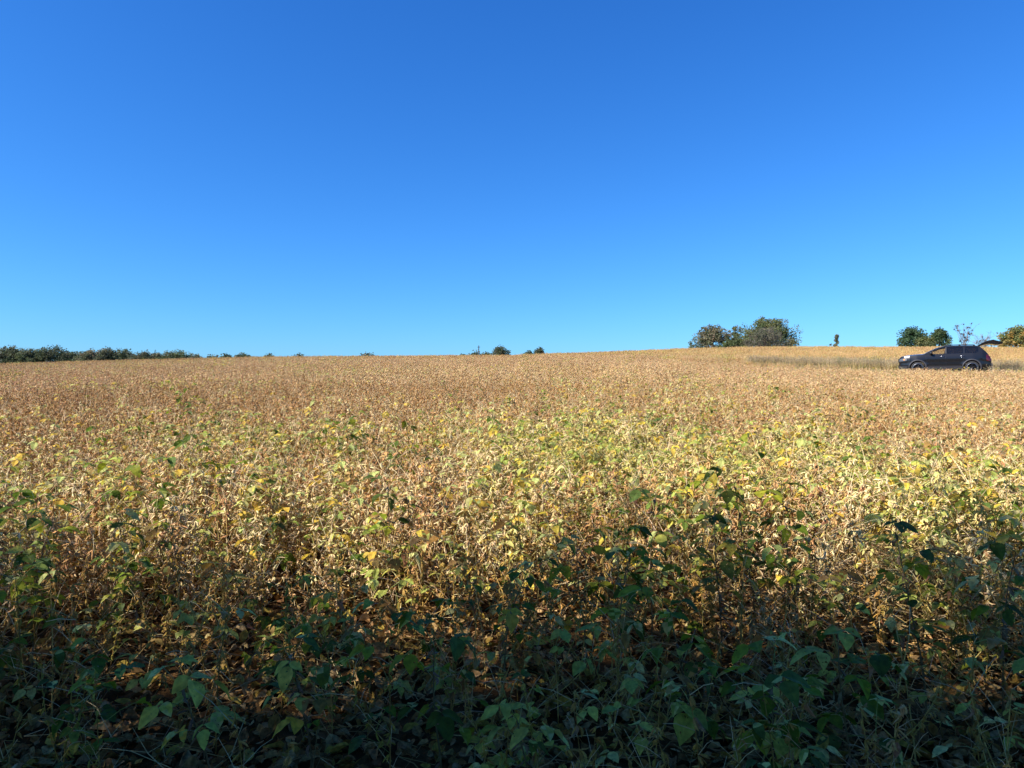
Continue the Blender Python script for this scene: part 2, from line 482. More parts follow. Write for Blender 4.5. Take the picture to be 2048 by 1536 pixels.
for (x, y) in pts1:
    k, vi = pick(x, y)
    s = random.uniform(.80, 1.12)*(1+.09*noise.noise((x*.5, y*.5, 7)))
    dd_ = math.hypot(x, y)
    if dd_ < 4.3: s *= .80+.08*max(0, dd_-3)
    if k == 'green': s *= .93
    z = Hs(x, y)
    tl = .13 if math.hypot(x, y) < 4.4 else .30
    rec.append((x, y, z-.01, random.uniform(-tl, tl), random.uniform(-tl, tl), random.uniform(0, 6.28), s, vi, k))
# the three hundred nearest plants inside the frame are objects of their own
inview = [i for i, r in enumerate(rec) if abs(r[0]) < r[1]*.73+.15 and r[1] > 1.9]
inview.sort(key=lambda i: rec[i][1]+.15*abs(rec[i][0]))
own = set(inview[:290])
part_mesh = {}
def plant_object(x, y, z, rx, ry, rz, s, vi, label, group=None):
    if vi not in part_mesh:
        S, P, Lf = variants[vi][1]
        part_mesh[vi] = [('stem', S.mesh('soybean_stem', M_STEM)), ('pods', P.mesh('soybean_pods', M_POD)),
                         ('foliage', Lf.mesh('soybean_foliage', M_LEAF) if Lf.n else None)]
    root = empty('soybean_plant', (x, y, z), 0); root.rotation_euler = (rx, ry, rz); root.scale = (s, s, s)
    for nm, me in part_mesh[vi]:
        if me is None: continue
        o = bpy.data.objects.new(nm, me); COL.objects.link(o); o.parent = root
        if nm == 'pods': o['kind'] = 'stuff'
    tag(root, label, 'soybean plant', group or 'soybean plants at the near edge of the field')
    return root
WORDS = {'bare': 'leafless tan soybean plant', 'gold': 'yellow leaved soybean plant', 'brown': 'leafless dark brown soybean plant', 'pale': 'straw coloured soybean plant', 'yellow': 'yellow leaved soybean plant', 'green': 'green leaved soybean plant'}
def describe(r):
    x, y, s_, k = r[0], r[1], r[6], r[8]
    xi = 1024+F*x/y
    side = ['left edge', 'far left', 'left', 'left of centre', 'centre', 'right of centre', 'right', 'far right', 'right edge'][int(min(8, max(0, xi/2048*9)))]
    depth = ('front row, deep shade' if y < 2.7 else 'second row, deep shade' if y < 3.3 else 'third row, in shade' if y < 3.9 else 'fourth row, half shaded' if y < 4.5 else 'fifth row, sunlit top')
    size = 'short' if s_ < .90 else 'tall' if s_ > 1.01 else 'mid height'
    lx, ly = r[4], r[3]
    ln_ = 'upright' if abs(lx) < .05 else ('leaning right' if lx > 0 else 'leaning left')
    return '%s %s, %s, %s, %s' % (size, WORDS[k], ln_, depth, side)
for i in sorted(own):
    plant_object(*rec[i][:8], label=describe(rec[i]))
rest = [r for i, r in enumerate(rec) if i not in own]
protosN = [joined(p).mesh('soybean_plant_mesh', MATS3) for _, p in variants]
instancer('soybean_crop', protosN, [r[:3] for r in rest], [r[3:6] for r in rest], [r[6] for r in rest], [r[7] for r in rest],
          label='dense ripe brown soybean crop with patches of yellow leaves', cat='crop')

# farther rows: patches of several plants
def patch(nplants, size, lod, leafy, pal, h=.72, tint=None, pods=1.1):
    S, P, Lf = Acc(), Acc(), Acc()
    for _ in range(nplants):
        a = soy_plant(height=h*random.uniform(.8, 1.12), leafy=leafy, pal=pal, lod=lod, pods=pods, tint=tint if random.random() < .6 else None)
        off = np.array([random.uniform(-size/2, size/2), random.uniform(-size/2, size/2), 0])
        for A, B in zip((S, P, Lf), a):
            if B.n:
                B.v = [B.verts()+off]; A.merge(B)
    return joined((S, P, Lf)).mesh('soybean_patch_mesh', MATS3F)
random.seed(31)
pm = [patch(16, .8, 1, .01, YELL_C, tint=c) for c in ((.53, .31, .15), (.49, .29, .13), (.62, .41, .18), (.60, .40, .19))]+[patch(16, .8, 1, .05, YELL_C, tint=(.60, .42, .22)) for _ in range(2)]+[patch(15, .8, 1, .25, YELL_C) for _ in range(2)]+[patch(14, .8, 1, .3, GREEN_C+YELL_C[:3]) for _ in range(1)]
pts, rots, scl, ids = [], [], [], []
def crop_scatter(r0, r1, cell, ids_of, smul=1.):
    n = int(r1*.9/cell)+2; ny = int(r1/cell)+1
    for iy in range(int(10/cell), ny):
        for ix in range(-n, n):
            x = (ix+random.random())*cell; y = (iy+random.random())*cell
            d = math.hypot(x, y)
            if d < r0 or d > r1*1.3 or y > r1 or abs(x) > y*.80+6: continue
            if in_track(x, y): continue
            l, nn = track_ln(x, y)
            s = random.uniform(.86, 1.1)*smul
            if -14 < l < 6 and -7 < nn < 0: s *= .78
            if -19 < l and nn < 0 and nn > -3: s *= .95
            pts.append((x, y, Hs(x, y)-.01)); rots.append((random.uniform(-.06, .06), random.uniform(-.06, .06), random.uniform(0, 6.28)))
            scl.append(s); ids.append(ids_of(x, y))
def drift(x, y):
    q = .5+1.1*fbm(x*.6, y, .06, 2.5)+(.25 if x > 14 else -.1)
    return random.randrange(2)+(2 if random.random() < q else 0)
def mid_id(x, y):
    yl, gr, pa = leafiness(x, y); r = random.random()
    l, nn = track_ln(x, y)
    if nn > 2 and l > -30: yl += .35*max(0, .5+fbm(x, y, .15, 1)); gr += .04
    if l > 2 and -9 < nn < -2: yl += .35
    return 6+random.randrange(2) if r < yl else 8 if r < yl+gr else 4+random.randrange(2) if r < yl+gr+pa*.7 else drift(x, y)
crop_scatter(18.5, 60, .62, mid_id)
instancer('distant_soybean_crop', pm, pts, rots, scl, ids, label='brown ripe soybean crop rising up the slope', cat='crop')
random.seed(41)
pts, rots, scl, ids = [], [], [], []
fm = [patch(20, 1.2, 2, .0, YELL_C, pods=1.2, tint=c) for c in ((.54, .31, .16), (.50, .30, .14), (.62, .41, .17), (.61, .39, .16))]+[patch(18, 1.2, 2, .12, YELL_C, pods=1.1) for _ in range(2)]
def far_id(x, y):
    l, nn = track_ln(x, y)
    p = .1+(.35*max(0, .5+fbm(x, y, .1, 1)) if nn > 2 and l > -30 else 0)
    return 4+random.randrange(2) if random.random() < p else drift(x, y)
n0 = 60
def far_scatter():
    cell = .95
    for iy in range(int(30/cell), int(128/cell)):
        for ix in range(-115, 116):
            x = (ix+random.random())*cell; y = (iy+random.random())*cell
            if y < 60 or abs(x) > y*.80+6 or in_track(x, y): continue
            pts.append((x, y, Hs(x, y)-.01)); rots.append((random.uniform(-.05, .05), random.uniform(-.05, .05), random.uniform(0, 6.28)))
            scl.append(random.uniform(.9, 1.15)); ids.append(far_id(x, y))
far_scatter()
instancer('hilltop_soybean_crop', fm, pts, rots, scl, ids, label='brown soybean crop along the crest of the hill', cat='crop')

# ------------------------------------------------------------------ litter on the ground
random.seed(51)
lp = []
LIT = [(.23, .13, .05), (.29, .18, .07), (.16, .09, .033), (.40, .28, .12), (.12, .065, .025), (.28, .14, .04), (.34, .24, .05)]
for k in range(14):
    a = Acc()
    for _ in range(3):
        L = random.uniform(.05, .085)
        leaflet(a, np.array([random.uniform(-.05, .05), random.uniform(-.05, .05), random.uniform(.004, .02)]), rand_dir(-.15, .2), rand_dir(.5, 1), L, L*.62,
                jit(random.choice(LIT), .2), random.uniform(-.4, .6), random.uniform(.2, 1.0), random.uniform(-.12, .12))
    lp.append(a.mesh('fallen_leaf_mesh', M_LITTER))
pts, rots, scl, ids = [], [], [], []
for _ in range(25000):
    y = .4+10*random.random()**1.4; x = random.uniform(-1, 1)*(y*.8+3.5)
    pts.append((x, y, Hs(x, y)+random.uniform(.0, .02))); rots.append((random.uniform(-.4, .4), random.uniform(-.4, .4), random.uniform(0, 6.28)))
    scl.append(random.uniform(.6, 1.15)); ids.append(random.randrange(14))
instancer('fallen_leaves', lp, pts, rots, scl, ids, label='withered brown leaves lying on the dark soil', cat='leaf litter')
sp = []
for k in range(8):
    a = Acc()
    for _ in range(5):
        p = np.array([random.uniform(-.15, .15), random.uniform(-.15, .15), random.uniform(.01, .16)])
        d = rand_dir(-.12, .3); L = random.uniform(.08, .34); b = rand_dir()*.07
        tube(a, [p-d*L/2, p+b, p+d*L/2], [.0016, .0016, .0009], 3, jit(random.choice([(.36, .25, .10), (.24, .15, .06), (.46, .34, .16)]), .2), False)
    for _ in range(3):
        pod(a, np.array([random.uniform(-.15, .15), random.uniform(-.15, .15), .02]), rand_dir(-.2, .2), .045, .005, jit(random.choice(POD_C)), 0)
    sp.append(a.mesh('broken_stalk_mesh', M_STEM))
pts, rots, scl, ids = [], [], [], []
for _ in range(1900):
    y = 1.6+8*random.random()**1.3; x = random.uniform(-1, 1)*(y*.8+3.5)
    pts.append((x, y, Hs(x, y)+.005)); rots.append((0, 0, random.uniform(0, 6.28))); scl.append(random.uniform(.6, 1.2)); ids.append(random.randrange(8))
for _ in range(420):      # the flattened heap of stalks at the right
    a = random.gauss(0, .55); b = random.gauss(0, .42); x = 2.35+a; y = 4.3+b
    z = .32*math.exp(-(a*a/.5+b*b/.3))
    pts.append((x, y, Hs(x, y)+random.uniform(0, z))); rots.append((random.uniform(-.3, .3), random.uniform(-.3, .3), random.uniform(-.5, .6))); scl.append(random.uniform(.8, 1.4)); ids.append(random.randrange(8))
instancer('broken_stalks', sp, pts, rots, scl, ids, label='broken straw coloured stalks lying between the plants', cat='straw')

# ------------------------------------------------------------------ weeds along the track
random.seed(61)
wp = []
for k in range(8):
    a = Acc(); green = k >= 4
    for _ in range(60):
        p = np.array([random.gauss(0, .16), random.gauss(0, .16), 0]); h = random.uniform(.22, .66)
        ang = random.uniform(0, 6.28); b = random.uniform(.03, .22)
        tip = p+np.array([math.cos(ang)*b, math.sin(ang)*b, h]); m = (p+tip)/2+np.array([0, 0, .06])
        s = np.array([-math.sin(ang), math.cos(ang), 0])*random.uniform(.003, .007)
        c = jit(random.choice([(.20, .25, .05), (.25, .27, .06), (.36, .32, .11)] if green else [(.56, .41, .15), (.46, .34, .12), (.36, .34, .10), (.60, .47, .22)]), .2)
        a.add([p-s, p+s, m-s, m+s, tip], [(0, 1, 3, 2), (2, 3, 4)], c)
    for _ in range(12):
        p = np.array([random.gauss(0, .15), random.gauss(0, .15), 0]); h = random.uniform(.5, .85)
        tip = p+np.array([random.gauss(0, .07), random.gauss(0, .07), h])
        tube(a, [p, (p+tip)/2, tip], [.003, .0025, .002], 3, jit((.30, .24, .17)), False)
        for _ in range(16):
            q = p+(tip-p)*random.uniform(.45, 1)
            leaflet(a, q, rand_dir(-.2, .9), rand_dir(), random.uniform(.03, .06), .012, jit((.50, .38, .19) if not green else (.22, .26, .07), .25), lod=1)
    wp.append(a.mesh('weed_mesh', M_WEED))
pts, rots, scl, ids = [], [], [], []
for _ in range(5200):
    l = random.uniform(-12, 45); k = float(smooth(-13, -3, l))
    r = random.random()
    if r < .60: n = random.uniform(1.5*k-.2, 4.0*k+.4); s = random.uniform(.75, 1.25)
    elif r < .92:
        n = -random.uniform(1.35, 2.9)*k
        s = random.uniform(.40, .62) if l < 2.4 else random.uniform(.8, 1.25)
        if l < 2.4 and random.random() < .6: continue
    else: n = random.gauss(0, .25); s = random.uniform(.2, .4)
    if abs(l) < 2.7 and abs(n) < 1.3: continue
    if l > 2.6 and .2 < n < 2.4 and random.random() < .8: continue
    p = np.array([CARX, CARY])+TD*l+TN*n
    pts.append((p[0], p[1], Hs(*p))); rots.append((0, 0, random.uniform(0, 6.28))); scl.append(s)
    g = fbm(l, n, .25, 4) > .12
    ids.append(4+random.randrange(4) if g and random.random() < .8 else random.randrange(4))
instancer('track_weeds', wp, pts, rots, scl, ids, label='grey and green weeds growing along the dirt track', cat='weeds')

# ------------------------------------------------------------------ trees
def blob_crown(acc, c, rad, n, leaf, pal, flat=.8, clump=None, sub=True):
    """leaf sized faces in clumps over and through an uneven blob"""
    col0 = random.choice(pal)
    nc = max(3, n//26)
    for _ in range(nc):
        d = rand_dir(-.8, 1); rr = rad*random.uniform(.30, .95)
        q = c+d*rr*np.array([1, 1, flat])
        cc = jit(col0 if random.random() < .65 else random.choice(pal), .22)
        cr = (clump or rad*.26)*random.uniform(.6, 1.3)
        for _ in range(26):
            p = q+rand_dir()*cr*random.random()**.5
            a, u, v = frame(rand_dir(-.2, 1)); s = leaf*random.uniform(.6, 1.3)
            acc.add([p-u*s, p-v*s*.6, p+u*s, p+v*s*.6+a*s*.3], [(0, 1, 2), (0, 2, 3)], jit(cc, .1))

def limb(acc, a, b, r0, r1, col, wob=.08, n=4, k=5):
    L = np.linalg.norm(b-a)
    pts = [lerp(a, b, t)+(rand_dir()*wob*L*math.sin(t*3.1416)) for t in np.linspace(0, 1, n)]
    tube(acc, pts, np.linspace(r0, r1, n), k, jit(col, .1)); return pts

def tree(name, label, cat, x, y, top_z, width, pal, leaf=.2, blobs=9, nleaf=900, shape='round', base=.18, group=None, zb=None, bark=(.12, .09, .065), depthf=.8, clump=None):
    z0 = Hs(x, y)-.05 if zb is None else zb
    Ht = top_z-z0
    root = empty(name, (x, y, z0))
    T, C = Acc(), Acc()
    tr = max(.05, Ht*.022)
    cb = Ht*base
    limb(T, np.zeros(3), np.array([0, 0, Ht*.72]), tr, tr*.35, bark, .03, 5, 7)
    w2 = width/2
    for i in range(blobs):
        if shape == 'round':
            t = (i+.5)/blobs; zz = cb+(Ht-cb)*(.06+.84*t**.8)
            br = min(w2*.46, (Ht-cb)*.32)*random.uniform(.75, 1.1)
            zz = min(zz, Ht-br*.9); zc = cb+(Ht-cb)*.30; q = (zz-zc)/max(.1, Ht-br*.8-zc if zz > zc else zc-cb+br)
            a = i*2.4+random.uniform(-.4, .4); r = max(0, w2-br*.85)*math.sqrt(max(.01, 1-q*q))*random.uniform(.55, 1.0)**.7
        elif shape == 'cone':
            t = (i+.5)/blobs; zz = cb+(Ht-cb)*t*.95
            a = i*2.4; r = w2*(1-t)*.62*random.uniform(.6, 1); br = max(.18*w2, w2*(1-t*.75)*.50)
            zz = min(zz, Ht-br*.85)
        elif shape == 'umbrella':
            t = (i+.5)/blobs; zz = Ht*random.uniform(.62, .84); a = i*2.4; r = w2*random.uniform(.1, .85); br = w2*.28
        c = np.array([math.cos(a)*r, math.sin(a)*r*depthf, zz])
        limb(T, np.array([0, 0, min(Ht*.65, max(cb*.6, zz*random.uniform(.35, .6)))]), c, tr*.5, tr*.12, bark, .08, 4, 4)
        blob_crown(C, c, br, nleaf//blobs, leaf, pal, .85, clump)
    T.build('trunk', M_BARK, root)
    C.build('crown', M_CROWN, root)
    tag(root, label, cat, group)
    return root
def px(xp, Y): return (xp-1024)/F*Y
def zt(row, Y): return EYE+(768-row)/F*Y

random.seed(71)
DG = [(.11, .135, .055), (.125, .145, .06), (.09, .11, .05), (.14, .14, .07)]
BR = [(.20, .17, .09), (.21, .17, .09), (.16, .15, .075), (.14, .14, .065)]
OL = [(.17, .185, .055), (.14, .165, .05), (.19, .18, .065), (.12, .145, .05)]
GO = [(.36, .26, .07), (.28, .24, .07), (.42, .27, .06), (.18, .20, .06)]
# right-hand group beyond the crest
Yr = 150
def tpx(name, label, cat, xp, row, wpx, Y, pal, **kw):
    return tree(name, label, cat, px(xp, Y), Y, zt(row, Y), wpx/F*Y, pal, **kw)
G1 = 'trees on the crest at the right'
tpx('broadleaf_tree', 'dark bushy tree with brownish top at left end of crest clump', 'tree', 1426, 649, 114, 150, DG+BR, leaf=.155, blobs=18, nleaf=11000, base=.02, group=G1, clump=.7)
tpx('broadleaf_tree', 'thin open tree with blue gaps, between bushy tree and big round tree', 'tree', 1472, 651, 44, 156, OL, leaf=.15, blobs=7, nleaf=1100, base=.45, group=G1, clump=.45)
tpx('broadleaf_tree', 'largest tree on the crest, broad round olive crown', 'tree', 1538, 634, 146, 152, OL, leaf=.16, blobs=28, nleaf=20000, base=.0, group=G1, clump=.8)
tpx('broadleaf_tree', 'low grey brown twiggy tree against the front of the big round tree', 'tree', 1530, 652, 128, 141, [(.20, .175, .12), (.18, .16, .10), (.14, .14, .08)], leaf=.11, blobs=16, nleaf=6500, base=.04, group=G1, clump=.7)
tpx('shrub', 'low bright green bush between bushy tree and big round tree', 'shrub', 1472, 668, 92, 146, [(.12, .15, .05), (.15, .17, .055)], leaf=.15, blobs=9, nleaf=4000, base=.03, group=G1, clump=.5)
tpx('shrub', 'thin pale sapling bush at left foot of the dark bushy tree', 'shrub', 1381, 680, 28, 146, OL, leaf=.10, blobs=5, nleaf=600, base=.1, group=G1, clump=.35)
tpx('young_tree', 'small upright grey green tree standing alone on the crest', 'tree', 1673, 667, 23, 140, [(.14, .16, .08), (.17, .17, .09)], leaf=.10, blobs=9, nleaf=2800, shape='cone', base=.1, group=G1, clump=.28)
tpx('shrub', 'tiny grey bush left of the small upright tree', 'shrub', 1661, 683, 8, 140, [(.10, .11, .07)], leaf=.09, blobs=3, nleaf=260, base=.1, group=G1, clump=.2)
tpx('evergreen_tree', 'dark green rounded tree behind the hood of the SUV', 'tree', 1829, 653, 78, 130, [(.06, .11, .04), (.075, .125, .045), (.05, .09, .035)], leaf=.15, blobs=16, nleaf=7000, base=.05, group=G1, clump=.6)
tpx('evergreen_tree', 'mid green pointed tree above the SUV windscreen', 'tree', 1879, 655, 62, 130, [(.075, .13, .045), (.10, .15, .05)], leaf=.14, blobs=12, nleaf=4600, base=.02, group=G1, clump=.5)
tpx('shrub', 'olive bush below and between the two green trees behind the SUV', 'shrub', 1852, 672, 66, 122, OL+GO[3:], leaf=.13, blobs=7, nleaf=2400, base=.03, group=G1, clump=.5)
tpx('broadleaf_tree', 'golden autumn tree at the right edge behind the raised tailgate', 'tree', 2032, 650, 88, 122, GO+OL[:2], leaf=.15, blobs=16, nleaf=7500, base=.03, group=G1, clump=.6)
tpx('shrub', 'grey brown bush under the raised tailgate next to golden tree', 'shrub', 1972, 672, 52, 128, [(.15, .13, .11), (.18, .14, .11)], leaf=.08, blobs=6, nleaf=700, base=.05, group=G1, clump=.4)

def bare_tree(label, xp, row, wpx, Y, col, n1=9, tuft=None):
    x = px(xp, Y); z0 = Hs(x, Y)-.05; Ht = zt(row, Y)-z0; w2 = wpx/F*Y/2
    root = empty('bare_tree', (x, Y, z0)); T, C = Acc(), Acc()
    limb(T, np.zeros(3), np.array([0, 0, Ht*.5]), .12, .06, col, .04, 4, 6)
    limb(T, np.array([0., 0, Ht*.2]), np.array([w2*.4, 0, Ht*.75]), .09, .04, col, .05, 4, 5)
    for i in range(n1):
        a = i*2.4; r = w2*random.uniform(.35, 1)
        e = np.array([math.cos(a)*r, math.sin(a)*r, Ht*random.uniform(.68, 1)])
        s = np.array([e[0]*.15, e[1]*.15, Ht*random.uniform(.3, .5)])
        pts = limb(T, s, e, .045, .018, col, .09, 5, 4)
        for _ in range(5):
            b = pts[random.randint(1, 4)]; f = b+rand_dir(-.1, 1)*Ht*random.uniform(.06, .16)
            limb(T, b, f, .018, .009, col, .1, 3, 3)
            for _ in range(5): limb(T, lerp(b, f, .6), f+rand_dir(0, 1)*.4, .01, .006, col, .1, 3, 3)
            if random.random() < (tuft or 0): blob_crown(C, f, .10, 26, .045, [(.07, .06, .05), (.10, .08, .05)], clump=.14)
    T.build('trunk', M_BARK, root)
    if C.n: C.build('crown', M_CROWN, root)
    tag(root, label, 'tree', G1)
bare_tree('bare thin tree with dark seed tufts rising above the SUV roof', 1927, 647, 46, 128, (.17, .14, .125), 10, .45)
bare_tree('low bare grey tree right of the tufted one, above the tailgate hinge', 1962, 664, 60, 132, (.22, .19, .18), 11, .15)

# wood edge far off at the left: each tree its own
G2 = 'far trees showing over the field at the left'
left = [(-22, 692, 60, 'off the left edge behind the others'), (18, 689, 58, 'tallest at the far left'), (58, 697, 44, 'lower, between the two tallest'), (100, 691, 66, 'broad, second dark dome from the left'),
        (44, 708, 50, 'low brownish, in front of the tallest'), (140, 702, 40, 'low domed, right of the second dark dome'), (178, 700, 40, 'grey brown and ragged, near middle of the row'), (212, 697, 30, 'narrow round topped, middle of the row'), (246, 699, 40, 'flat domed dark, right of the narrow one'),
        (286, 703, 40, 'low pale olive, right of the flat domed one'), (312, 707, 20, 'smallest at the gap in the row'), (352, 700, 60, 'wide dark dome after the gap'), (392, 712, 22, 'barely showing past the wide dome'), (425, 712, 22, 'barely showing, alone'), (452, 709, 22, 'small, left of the isolated dark dome'), (486, 704, 40, 'isolated dark dome'),
        (538, 710, 30, 'flat, barely above the crop'), (600, 709, 34, 'lone top before the middle of the crest'), (735, 707, 44, 'faint top right of the others'), ]
for (xp, row, wp_, lb) in left:
    if xp < 400: lf_, bl_, nl_ = .36, 22, 9500
    else: lf_, bl_, nl_ = .38, 10, 3600
    tpx('distant_tree', 'far tree at left, '+lb, 'tree', xp, row, wp_*(1.95 if xp < 400 else 1.5), 330+random.uniform(-18, 18), (DG if 'dark' in lb or 'tall' in lb else DG+BR), leaf=lf_, blobs=bl_, nleaf=nl_, base=.0, group=G2, clump=1.7, depthf=.6)
G3 = 'far trees showing over the middle of the crest'
for (xp, row, wp_, lb) in [(1000, 691, 54, 'wide dark dome with gaps, largest over the middle of the crest'), (950, 704, 30, 'low dark top behind the pole'), (972, 706, 20, 'small top between the pole and the wide dome'), (926, 709, 24, 'very low top left of the pole'), (1077, 696, 24, 'round dark top right of the wide dome'), (1056, 703, 18, 'low top left of the round dark one')]:
    tpx('distant_tree', lb, 'tree', xp, row, wp_*1.25, 230+random.uniform(-8, 8), DG, leaf=.24, blobs=12, nleaf=4200, base=.08, group=G3, clump=1.0)

# utility pole
random.seed(81)
Yp = 225; xp = px(957.5, Yp); z0 = Hs(xp, Yp); hp = zt(691, Yp)-z0
root = empty('utility_pole', (xp, Yp, z0)); a = Acc()
tube(a, [(0, 0, 0), (0, 0, hp)], [.17, .12], 8, (.07, .055, .045)); a.build('pole', M_BARK, root)
a = Acc(); box(a, (0, -.13, hp-.5), (.9, .1, .12), (.06, .05, .04)); a.build('crossarm', M_BARK, root)
tag(root, 'thin dark utility pole standing on the skyline left of centre', 'utility pole')

# trees behind the photographer: front row shades near rows, others added to block skylight
random.seed(91)
G4 = 'shade trees along the edge of the field'
SHADE = [(-31, -2.7, 12.5, 7.4), (-26, -2.2, 13, 7.2), (-21.5, -3.2, 12.4, 7.0), (-17, -2.8, 12.9, 7.2), (-12.5, -2.9, 12.6, 7.2), (-8.2, -3.1, 12.3, 7.0), (-4.2, -1.8, 12.6, 7.0),
         (-28, -7, 14, 8), (-20, -7.5, 14.5, 8), (-12, -7, 14, 8), (-4, -8, 14, 8), (4, -8, 13, 7.5), (11, -7, 13, 8), (0.8, -4.4, 12.5, 7.0), (6.2, -4.6, 12.2, 7.0)]
WHERE = ['first of the front row from the west', 'second of the front row', 'third of the front row', 'fourth of the front row', 'fifth of the front row', 'sixth of the front row', 'last of the front row, beside the camera',
         'first of the added back row from the west', 'second of the added back row', 'third of the added back row', 'fourth of the added back row', 'fifth of the added back row', 'last of the added back row', 'added right behind the camera', 'added right of the one behind the camera']
for (x, y, h, wd), lb in zip(SHADE, WHERE):
    tree('shade_tree', 'leafy field edge tree casting shade, '+lb, 'tree', x, y, h, wd, OL, leaf=.15, blobs=15, nleaf=(6300 if y > -4 else 8500), base=.26, group=G4, zb=0, clump=.75)

# ------------------------------------------------------------------ tall leafy weeds standing against the light
random.seed(101)
def leafy_weed(x, y, h, n, label, pal=GREEN_C, lean=(0, 0), leafL=.062):
    root = empty('leafy_plant', (x, y, Hs(x, y)-.01))
    S = Acc(); pts = []
    for t in np.linspace(0, 1, 6): pts.append(np.array([lean[0]*t*t+.01*math.sin(t*7), lean[1]*t*t, h*t]))
    tube(S, pts, np.linspace(.005, .0018, 6), 5, jit((.16, .12, .06)), False)
    az = random.uniform(0, 6); tips = []
    for i in range(n):
        t = .35+.65*(i+1)/n; k = min(4, int(t*5)); c = lerp(pts[k], pts[k+1], t*5-k)
        az += 2.4+random.uniform(-.4, .4); tips.append((c, az))
    leaves = []
    for c, az in tips:
        Lf = Acc(); trifoliate(S, Lf, c, az, random.uniform(.05, .14), leafL*random.uniform(.8, 1.2), pal, 0, random.uniform(.2, 1.1))
        leaves.append(Lf)
    P = Acc()
    for _ in range(14):
        t = random.uniform(.3, 1); k = min(4, int(t*5)); c = lerp(pts[k], pts[k+1], t*5-k); d = rand_dir(-1, 0)
        pod(P, c, d, .046, .0055, jit((.20, .13, .07), .25))
    S.build('stem', M_STEM, root); tag(P.build('pods', M_POD, root), kind='stuff')
    for Lf in leaves:
        if Lf.n: Lf.build('leaf', M_LEAF, root)
    tag(root, label, 'leafy plant', 'tall green plants standing up out of the shade')
WE = [(1300, 3.7, .86, 9, 'tall dark green plant in the centre right, silhouetted on the sunlit crop'), (1440, 3.6, .86, 10, 'tall dark green plant left of the densest dark cluster at the right'),
      (1510, 3.75, .92, 13, 'densest dark green plant at the right, tallest of its cluster'), (1590, 3.7, .90, 11, 'dark green plant at right side of the densest dark cluster'),
      (1235, 3.3, .72, 9, 'dark leafy plant with round leaves just right of the middle, at the shade edge'), (1170, 3.5, .70, 7, 'small dark green plant near the middle, at the shade edge'),
      (1000, 3.2, .64, 7, 'small dark green plant at the centre of the picture, in shade'), (1850, 3.0, .84, 6, 'sparse leaning plant with few leaves at the right'),
      (2000, 2.9, .80, 7, 'large leaved dark plant at the right edge'), (790, 4.2, .82, 9, 'dark green plant left of the middle, standing among sunlit pods'),
      (280, 3.6, .78, 9, 'dark green leafy plant at the left, standing above litter'), (60, 3.5, .80, 8, 'dark green leafy plant at the left edge'),
      (620, 2.7, .50, 7, 'low green plant with broad leaves left of the middle in deep shade'), (420, 2.6, .45, 7, 'low yellowish green plant in deep shade at the lower left'),
      (1080, 2.35, .42, 6, 'low yellow leaved plant nearest the bottom, just right of the middle'), (1560, 2.3, .62, 9, 'broad leaved green plant at the lower right in deep shade'),
      (880, 2.5, .60, 5, 'slender pale stemmed plant with few leaves in the lower middle'), (1770, 1.75, .42, 3, 'pale yellow spotted leaves at the lower right corner'),
      (1400, 2.6, .66, 9, 'bushy green plant in shade right of the middle'), (1700, 2.5, .62, 9, 'bushy green plant in shade at the right')]
for (xp_, Y, h, n, lb) in WE:
    leafy_weed(px(xp_, Y), Y, h, int(n*1.5), lb, pal=(YELL_C[:3]+[(.45, .47, .10)] if 'yellow' in lb else GREEN_C), lean=(random.uniform(-.12, .12), random.uniform(-.05, .05)), leafL=.078 if Y < 3 else .072)

